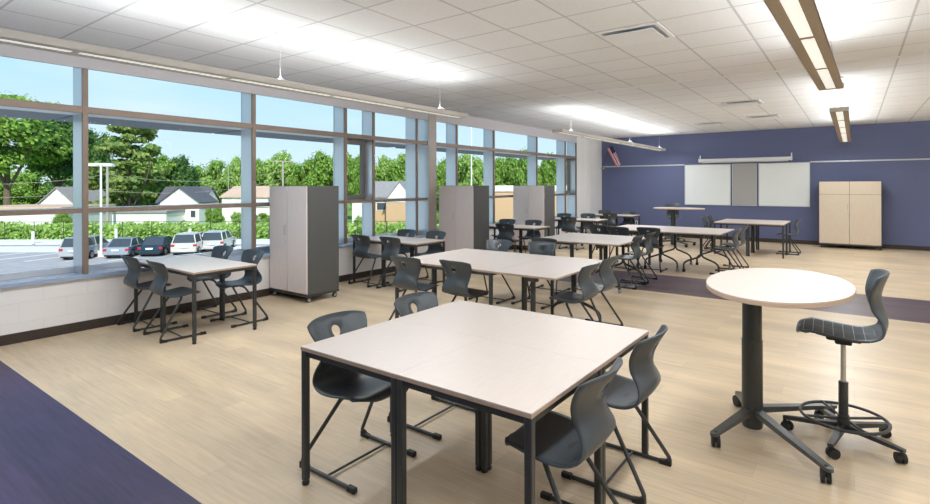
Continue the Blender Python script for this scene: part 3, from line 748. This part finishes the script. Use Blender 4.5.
for k in range(15):
    r0 = -46.5+k*3.05; x, y, z = out_(r0, 40.9)
    o = MB().box(-.07, .07, -2.7, 2.7, 0, .012).build('parking_line', m_line, None, (x, y, G+.02), YAW+R(-21.5)+0.0)
    tag(o, 'white painted parking stall line on the asphalt lot', 'parking line', 'parking stall lines'); 
leafs = [leafmat('leaves_mid', (104, 146, 52), (176, 204, 100)), leafmat('leaves_dark', (62, 104, 50), (112, 150, 78)), leafmat('leaves_light', (132, 172, 78), (196, 218, 130)), leafmat('needles', (96, 134, 60), (170, 182, 104))]
m_bark = speck('bark', (112, 96, 78), .9, .25, 3)
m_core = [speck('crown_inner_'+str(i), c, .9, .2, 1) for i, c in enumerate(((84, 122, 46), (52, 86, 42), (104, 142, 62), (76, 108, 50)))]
def crown(seed, kind):
    """leaf cards over clumps; unit crown: radius 1, height 2 (z 0..2)"""
    rnd = random.Random(seed); cl = []
    if kind == 'conifer':
        for k in range(90):
            z = rnd.uniform(0, 1.9); rr = (1-.30*z)*(.55+.45*abs(math.sin(z*9)))*rnd.uniform(.2, 1); a = rnd.uniform(0, 6.283)
            cl.append((Vector((rr*math.cos(a), rr*math.sin(a), z)), rnd.uniform(.10, .20), .45))
    else:
        for k in range(70):
            a = rnd.uniform(0, 6.283); z = rnd.uniform(0, 1); ph = math.acos(1-2*z); q = rnd.uniform(.45, .86)
            p = Vector((q*math.sin(ph)*math.cos(a), q*math.sin(ph)*math.sin(a), 1+.95*q*math.cos(ph)))
            cl.append((p, rnd.uniform(.16, .32), .85))
    leaf = MB(); core = MB(); per = 120
    for c, r, fl_ in cl:
        for k in range(per):
            d = Vector((rnd.gauss(0, 1), rnd.gauss(0, 1), rnd.gauss(0, 1))).normalized(); p = c+Vector((d.x, d.y, d.z*fl_))*r*rnd.uniform(.55, 1.2)
            n = (d+Vector((rnd.uniform(-.8, .8), rnd.uniform(-.8, .8), rnd.uniform(-.3, .9)))).normalized(); u = n.orthogonal().normalized(); w = n.cross(u); s_ = rnd.uniform(.020, .042)
            leaf.add([p-u*s_*1.4, p-w*s_, p+u*s_*1.4, p+w*s_], [(0, 1, 2, 3)])
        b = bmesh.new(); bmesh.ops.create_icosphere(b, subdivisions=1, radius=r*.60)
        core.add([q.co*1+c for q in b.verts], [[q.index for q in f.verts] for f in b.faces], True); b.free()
    return leaf, core
CR = {}
def crown_data(seed, kind, ci):
    if (seed, kind, ci) not in CR:
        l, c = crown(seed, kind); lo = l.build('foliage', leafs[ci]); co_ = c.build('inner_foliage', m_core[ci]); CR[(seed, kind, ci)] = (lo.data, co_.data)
        bpy.data.objects.remove(lo); bpy.data.objects.remove(co_)
    return CR[(seed, kind, ci)]
def tree(name, u, vt, hw, d, ci, label, vb=None, kind='round', seed=1):
    """u, hw in photo pixels at distance d; crown top at vt, crown bottom at vb"""
    r = (u-465)*d/525; zt = 1.6+(187-vt)*d/525; zb = 1.6+(187-(vb if vb else 205))*d/525; rad = hw*d/525; x, y, _ = out_(r, d)
    t = thing(name, label, 'tree', (x, y, G), random.uniform(0, 6), 'trees beyond the street')
    a, b = crown_data(seed, kind, ci)
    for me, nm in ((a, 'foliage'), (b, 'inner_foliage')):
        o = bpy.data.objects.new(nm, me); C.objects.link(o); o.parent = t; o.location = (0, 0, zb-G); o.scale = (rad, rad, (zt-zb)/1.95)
    k = MB(); h = zb-G; tr = max(.18, rad*.06); k.tube([(0, 0, -.1), (.1, .05, h*.5), (0, .1, h), (.1, 0, h+(zt-zb)*.45)], [tr*1.2, tr, tr*.8, tr*.3], 9)
    for q in range(4):
        aa = q*1.6+.4; k.tube([(0, 0, h*.75), (rad*.35*math.cos(aa), rad*.35*math.sin(aa), h+(zt-zb)*.2), (rad*.6*math.cos(aa), rad*.6*math.sin(aa), h+(zt-zb)*.5)], [tr*.5, tr*.35, tr*.12], 7)
    k.build('trunk', m_bark, t); return t
tree('maple_tree', 8, 90, 54.3, 80, 0, 'big leafy tree at the left edge of the windows, the tallest one', 178, seed=1)
tree('maple_tree', -52, 100, 47.2, 82, 2, 'big leafy tree partly cut by the left edge of the picture', 180, seed=2)
tree('maple_tree', 58, 112, 35.4, 90, 1, 'leafy tree just left of the first window post, behind the big one', 182, seed=3)
tree('spruce_tree', 130, 118, 46, 72, 3, 'broad yellowish green conifer behind the white garage', 208, 'conifer', 4)
tree('maple_tree', 96, 128, 18.9, 92, 1, 'narrow dark tree right of the first window post', 214, seed=2)
tree('maple_tree', 150, 152, 30.7, 84, 0, 'mid green tree between the conifer and the white gabled house', 214, seed=5)
tree('maple_tree', 181, 155, 18.9, 88, 1, 'small round dark tree above the roof of the white gabled house', 214, seed=3)
tree('maple_tree', 214, 159, 22.4, 98, 2, 'pale green tree right of the round dark tree', 214, seed=1)
tree('maple_tree', 240, 153, 16.5, 95, 2, 'pale green tree behind the second window post', 214, seed=2)
tree('maple_tree', 262, 156, 18.9, 92, 0, 'leafy tree just right of the second window post', 214, seed=5)
tree('maple_tree', 284, 151, 22.4, 90, 2, 'tall light tree directly above the first cabinet', 214, seed=3)
tree('maple_tree', 306, 158, 18.9, 88, 0, 'leafy tree above the right half of the first cabinet', 214, seed=1)
tree('maple_tree', 330, 148, 22.4, 86, 0, 'leafy tree left of the third window post', 214, seed=2)
tree('maple_tree', 355, 150, 18.9, 84, 0, 'leafy tree seen through the narrow casement window', 214, seed=5)
tree('maple_tree', 384, 156, 18.9, 90, 2, 'leafy tree behind the grey roofed house', 214, seed=3)
tree('maple_tree', 404, 152, 18.9, 88, 0, 'leafy tree left of the aluminium column', 214, seed=1)
tree('maple_tree', 440, 156, 17.7, 86, 0, 'leafy tree right of the aluminium column', 214, seed=2)
tree('maple_tree', 470, 150, 20.1, 84, 2, 'leafy tree behind the flagpole', 214, seed=5)
tree('maple_tree', 503, 156, 17.7, 82, 0, 'leafy tree above the left part of the tan brick building', 214, seed=3)
tree('maple_tree', 524, 148, 18.9, 80, 0, 'leafy tree above the third cabinet', 214, seed=1)
tree('maple_tree', 554, 152, 18.9, 80, 0, 'leafy tree seen in the next to last window bay', 214, seed=2)
tree('maple_tree', 582, 150, 16.5, 80, 2, 'leafy tree seen in the last window bay', 214, seed=5)
for k, u in enumerate(range(-90, 620, 42)):
    tree('distant_tree', u+random.uniform(-8, 8), 166+random.uniform(-5, 5), 26, 118, (0, 1, 2)[k % 3], 'distant tree in the hazy tree line behind the houses', 214, seed=1+k % 3)
# weeds and hedge along the fence
def strip(name, r0, r1, d0, d1, h0, h1, n, mat, label, seed):
    rnd = random.Random(seed); m = MB()
    for k in range(n):
        r = rnd.uniform(r0, r1); d = rnd.uniform(d0, d1); hh = h0+(h1-h0)*(.5+.5*noise.noise(Vector((r*.5, d*.4, seed)))); z = rnd.uniform(0, hh)**1.0
        nn = Vector((rnd.gauss(0, 1), rnd.gauss(0, 1)-.5, rnd.gauss(0, .6)+.5)).normalized(); u = nn.orthogonal().normalized(); w = nn.cross(u); s_ = rnd.uniform(.07, .16); p = Vector((r, d, z))
        m.add([p-u*s_*1.5, p-w*s_, p+u*s_*1.5, p+w*s_], [(0, 1, 2, 3)])
    o = m.build(name, mat, None, (0, 0, G), YAW); tag(o, label, 'hedge', None, 'stuff'); return o
strip('hedge', -62, 12, 54.0, 57.5, .9, 2.1, 26000, leafs[2], 'wild green hedge growing along the far kerb behind the cars', 3)
def shrub(u, vt, hw, d, ci, label, sd):
    r = (u-465)*d/525; x, y, _ = out_(r, d); zt = 1.6+(187-vt)*d/525; rad = hw*d/525
    t = thing('shrub', label, 'shrub', (x, y, G), 0, 'shrubs between the houses'); a, b = crown_data(sd, 'round', ci)
    for me, nm in ((a, 'foliage'), (b, 'inner_foliage')):
        o = bpy.data.objects.new(nm, me); C.objects.link(o); o.parent = t; o.location = (0, 0, -.1); o.scale = (rad, rad, (zt-G)/1.95)
shrub(214, 205, 10, 62, 0, 'leafy bush right of the white gabled house', 2)
shrub(62, 212, 9, 58, 0, 'leafy bush left of the first window post', 3)
shrub(238, 210, 8, 60, 2, 'light bush behind the second window post', 5)
shrub(262, 212, 11, 60, 0, 'bush left of the first cabinet', 1)
shrub(362, 214, 9, 56, 2, 'bush left of the grey roofed house', 2)
shrub(445, 212, 12, 56, 0, 'bush right of the aluminium column', 3)
# houses
m_sid = speck('white_siding', (236, 232, 228), .8, .03, 3, (1, 1, 8)); m_roofd = speck('dark_shingles', (92, 92, 98), .9, .15, 3); m_rooft = speck('tan_shingles', (208, 178, 156), .9, .08, 3)
m_roofg = speck('grey_shingles', (150, 146, 146), .9, .10, 3); m_brick = blocks('tan_brick', (206, 170, 136), .02, .9, .6, .2, (R(90), 0, 0), .9); m_wind = speck('dark_window_glass', (70, 76, 84), .15, .05, 3)
def house(u0, u1, d, ve, vr, depth, wall, roof, name, label, gable='side', extras=(), gm=None):
    """u0..u1 facade, eaves at ve, ridge at vr; gable 'front' shows the triangle"""
    r0, r1 = (u0-465)*d/525, (u1-465)*d/525; ze = 1.6+(187-ve)*d/525; zr = 1.6+(187-vr)*d/525; w = (r1-r0)/2
    x, y, _ = out_((r0+r1)/2, d); t = thing(name, label, 'building', (x, y, G), YAW); he, hr = ze-G, zr-G; ov = .25
    if gable == 'front':
        MB().prism([(-w, 0), (w, 0), (w, he), (0, hr), (-w, he)], 0, depth).build('wall', wall, t)
        k = (hr-he)/w; m = MB()
        if gm: MB().prism([(-w, he-.3), (w, he-.3), (w, he), (0, hr), (-w, he)], -.08, .0).build('gable_siding', gm, t)
        for q in (-1, 1): m.prism([(q*(w+ov), he-ov*k+.02), (0, hr+.02), (0, hr+.17), (q*(w+ov), he-ov*k+.17)], -ov, depth+ov)
        m.build('roof', roof, t)
    elif gable == 'side':
        MB().box(-w, w, 0, depth, 0, he).build('wall', wall, t); m = MB(); dm = depth/2
        Mx = Matrix.Rotation(R(90), 4, 'Z'); k = (hr-he)/dm
        pts = [(-ov, he-ov*k), (dm, hr), (depth+ov, he-ov*k), (depth+ov, he-ov*k+.15), (dm, hr+.15), (-ov, he-ov*k+.15)]
        m.prism([(a, b) for a, b in pts], -w-ov, w+ov, Mx); m.build('roof', roof, t)
        g = MB(); g.prism([(0, he), (depth, he), (dm, hr)], -w, w, Mx); g.build('gable_wall', wall, t)
    else:
        MB().box(-w, w, 0, depth, 0, he).build('wall', wall, t); MB().box(-w-.15, w+.15, -.15, depth+.15, he, hr, .03).build('roof', roof, t)
    for nm, ua, ub, va, vb, mat in extras:
        xa = (ua-465)*d/525-(r0+r1)/2; xb = (ub-465)*d/525-(r0+r1)/2; zb_ = 1.6+(187-va)*d/525-G; za_ = max(0, 1.6+(187-vb)*d/525-G)
        fo = MB().box(xa-.08, xb+.08, -.05, .02, max(0, za_-.08), zb_+.08).build(nm, m_sid, t); MB().box(xa, xb, -.07, .0, za_, zb_).build('pane' if nm == 'window' else 'door_leaf', mat, fo)
    return t
house(112, 166, 62, 214, 211.5, 7, m_sid, m_roofg, 'garage', 'long low white garage with a flat grey roof, left of the gabled house', 'flat')
house(158, 203, 70.5, 202.5, 188.5, 4.5, m_sid, m_roofd, 'house', 'dark roofed rear wing of the white gabled house', 'side')
house(160, 199, 66, 203, 188.5, 4.4, m_sid, m_roofd, 'house', 'white house with a front gable beyond the parked cars', 'front', (('door_frame', 176, 181, 212, 224, m_wind), ('window', 191, 195.5, 211.5, 218, m_wind)))
house(222, 268, 74, 198, 188, 9, m_sid, m_rooft, 'house', 'white house with a tan roof behind the second window post', 'side')
house(243, 276, 64, 208, 205.5, 7, m_sid, m_sid, 'garage', 'low white garage left of the first cabinet', 'flat')
house(-40, 61, 60, 214, 207.5, 9, m_sid, m_rooft, 'garage', 'long low white building with a pinkish roof at the far left', 'flat')
house(36, 78, 72, 207, 188.5, 8, m_sid, m_roofg, 'house', 'white gabled house behind the first window post', 'front')
house(352, 384, 66, 203, 197.5, 7, m_sid, m_sid, 'garage', 'low pale building seen through the narrow casement window', 'flat')
house(366, 403, 62, 198, 183.5, 7, m_brick, m_roofg, 'house', 'tan brick house with a grey roof left of the column', 'side', (('window', 377, 386, 204, 211, m_wind),))
house(386, 414, 60.5, 201, 183, 3.2, m_brick, m_roofg, 'house', 'white gable end over tan brick of the house next to the column', 'front', (), m_sid)
house(478, 605, 60, 193, 187, 14, m_brick, m_sid, 'brick_building', 'long tan brick building with a white parapet seen between the cabinets', 'flat')
# light poles, utility poles, wires, bollards
def opole(name, u, d, vt, rad, mat, label, cat, arm=None):
    r = (u-465)*d/525; x, y, _ = out_(r, d); h = 1.6+(187-vt)*d/525-G; t = thing(name, label, cat, (x, y, G), YAW)
    MB().tube([(0, 0, 0), (0, 0, h)], [rad*1.2, rad*.8], 12).build('pole', mat, t)
    if arm:
        MB().box(-arm, arm, -.07, .07, h-.16, h, .02).build('cross_arm', mat, t)
        if name == 'parking_light':
            for q in (-1, 1): MB().box(q*arm-.32, q*arm+.32, -.2, .2, h-.22, h-.02, .03).build('lamp_head', mat, t)
            MB().cyl((0, 0, 0), .28, .5, 16).build('concrete_base', m_conc, t)
    return t, Vector((x, y, G+h))
m_wpole = speck('white_pole_paint', (235, 235, 235), .5, .02, 3); m_wood = speck('weathered_pole', (172, 164, 156), .9, .12, 3)
opole('parking_light', 101, 41, 164, .085, m_wpole, 'white parking lot light with two arms, right of the first window post', 'street light', .62)
_, w1 = opole('utility_pole', 107.5, 60, 166, .15, m_wood, 'grey wooden utility pole just right of the white parking light', 'utility pole', .9)
_, w2 = opole('utility_pole', 283, 78, 162, .15, m_wood, 'utility pole with a cross arm above the first cabinet', 'utility pole', 1.6)
_, w3 = opole('utility_pole', -60, 60, 172, .15, m_wood, 'utility pole beyond the left edge of the windows', 'utility pole', .9)
_, w4_ = opole('utility_pole', 228.5, 84, 164, .07, m_wood, 'thin pale pole above the tan roof near the second window post', 'utility pole')
opole('flagpole', 471.5, 45, 124, .055, m_wpole, 'tall white flagpole outside, seen right of the column', 'flagpole')
def wire(a, b, dz0, dz1, sag, label):
    P = [a.lerp(b, k/20)+Vector((0, 0, dz0+(dz1-dz0)*k/20-sag*4*(k/20)*(1-k/20))) for k in range(21)]
    o = P[0].copy(); m = MB().tube([p-o for p in P], .022, 5).build('overhead_wire', m_wood, None, tuple(o)); tag(m, label, 'wire', 'overhead wires along the street')
wire(w1, w2, -1.0, -1.4, 1.2, 'upper overhead wire between the two utility poles')
wire(w1, w2, -2.9, -2.6, 1.0, 'lower overhead wire between the two utility poles')
wire(w3, w1, -1.2, -1.0, .6, 'upper overhead wire crossing in front of the big left tree')
wire(w3, w1, -2.6, -2.7, .6, 'lower overhead wire crossing in front of the big left tree')
for u, d, lab in ((33, 49.5, 'white bollard on the pavement at the far left'), (116, 52.5, 'white post at the kerb above the silver sedan'), (190, 52.6, 'white post at the kerb above the pale hatchback')):
    r = (u-465)*d/525; x, y, _ = out_(r, d); o = MB().cyl((0, 0, 0), .13, 1.15, 14).build('bollard', m_wpole, None, (x, y, G+.1)); tag(o, lab, 'bollard')
# chain-link fence in the hedge
fx, fy, _ = out_(-25, 53.6); t = thing('chain_link_fence', 'dark chain-link fence running through the green hedge behind the cars', 'fence', (fx, fy, G), YAW)
for k in range(25): MB().tube([(-37+k*3, 0, 0), (-37+k*3, 0, 1.9)], .035, 8).build('post', m_leg, t)
MB().tube([(-37, 0, 1.88), (35, 0, 1.88)], .025, 8).build('top_rail', m_leg, t)
# cars
def car(u, d, L, Wd, H, col, label, boxy, hd, name='car'):
    r = (u-465)*d/525; x, y, _ = out_(r, d)
    t = thing(name, label, 'car', (x, y, G+.02), hd, 'cars parked in the lot')           # local +x is the front
    mp_ = speck('car_paint', col, .25, .02, 3, metal=.3)
    a, b = -L/2, L/2; h = H*.60
    if boxy: side = [(a+.02, .30), (a, .60), (a+.05, h), (b-.85, h), (b-.10, h*.86), (b, .62), (b-.04, .28)]
    else: side = [(a+.04, .30), (a, .55), (a+.05, h*.98), (a+.8, h), (b-1.2, h*.98), (b-.15, h*.80), (b, .55), (b-.05, .26)]
    w = Wd/2; k = MB(); n = len(side); vs = []
    for q, s_ in ((-1, .94), (-1, 1.0), (1, 1.0), (1, .94)):
        for (px, pz) in side:
            ins = .0 if abs(s_) == 1 else .05
            cx0 = px*(1-.02*(s_ != 1.0)); vs.append((cx0, q*w*s_, pz if s_ == 1.0 or pz < .4 else pz+.02))
    fs = []
    for row in range(3): fs += [(row*n+i, row*n+(i+1) % n, (row+1)*n+(i+1) % n, (row+1)*n+i) for i in range(n)]
    fs += [tuple(range(n)), tuple(range(3*n, 4*n))]
    k.add(vs, fs, False); k.build('body', mp_, t)
    cab = [(a+.12, h), (a+.30, H-.03), (a+.6, H), (b-2.1, H), (b-1.25, h)] if boxy else [(a+.55, h), (a+1.15, H-.03), (a+1.5, H), (b-2.2, H), (b-1.25, h)]
    g = MB(); wi, wo = w*.76, w*.93; m_ = len(cab); vs = []
    for q in (-1, 1): vs += [(px, q*(wi+(wo-wi)*(H-pz)/(H-h)), pz) for px, pz in cab]
    g.add(vs, [(i, (i+1) % m_, (i+1) % m_+m_, i+m_) for i in range(m_)]+[tuple(range(m_)), tuple(range(m_, 2*m_))]); g.build('greenhouse', m_wind, t)
    rf = MB(); rf.prism([(cab[1][0]-.02, H-.04), (cab[2][0], H+.015), (cab[3][0], H+.015), (cab[3][0]+.10, H-.05)], -wi-.02, wi+.02)
    for q in (-1, 1):
        for (p0, p1) in ((cab[0], cab[1]), (cab[4], cab[3])): rf.tube([(p0[0], q*(wo-.0), p0[1]), (p1[0], q*(wi), p1[1])], .045, 6)
        rf.tube([((cab[2][0]+cab[3][0])/2, q*wo, h), ((cab[2][0]+cab[3][0])/2, q*wi, H)], .04, 6)
    rf.build('roof', mp_, t)
    for q in (-1, 1):
        for xx in (a+.82, b-.86):
            wo_ = MB().cyl((xx, q*(w-.10)-.11, .32), .32, .22, 20, 'y').build('wheel', m_rub, t); MB().cyl((xx, q*(w+.015)-.01, .32), .20, .02, 16, 'y').build('wheel_rim', m_chrome, wo_)
        zt = h-.10; MB().box(a-.03, a+.12, q*(w-.12)-.16, q*(w-.12)+.10, zt-.17, zt, .02).build('taillight', m_tail, t)
    MB().box(a-.06, a+.10, -w+.06, w-.06, .28, .50, .04).build('rear_bumper', mp_, t)
    MB().box(a-.05, a-.0, -w+.15, w-.15, .18, .29, .01).build('underside', m_rub, t)
    MB().box(a-.075, a-.03, -.26, .26, .56 if not boxy else .62, .70 if not boxy else .76, .01).build('number_plate', m_screen, t)
m_tail = speck('taillight_red', (190, 40, 44), .3, .05, 5)
HD = YAW+R(90)+R(10)
car(89, 41.2, 4.7, 1.85, 1.62, (186, 190, 194), 'silver minivan half hidden by the first window post', True, HD)
car(129, 42.0, 4.6, 1.78, 1.42, (164, 172, 182), 'silver blue sedan with wide red taillights', False, HD)
car(160, 42.8, 4.2, 1.76, 1.42, (40, 66, 84), 'dark blue hatchback parked between the silver sedan and a pale car', False, HD)
car(193, 43.6, 4.6, 1.86, 1.66, (218, 214, 206), 'pale champagne crossover, second car from the right', True, HD)
car(219, 45.6, 4.5, 1.82, 1.64, (214, 214, 214), 'pale silver crossover at the right end of the parked row', True, HD)
print('objects', len(bpy.data.objects))
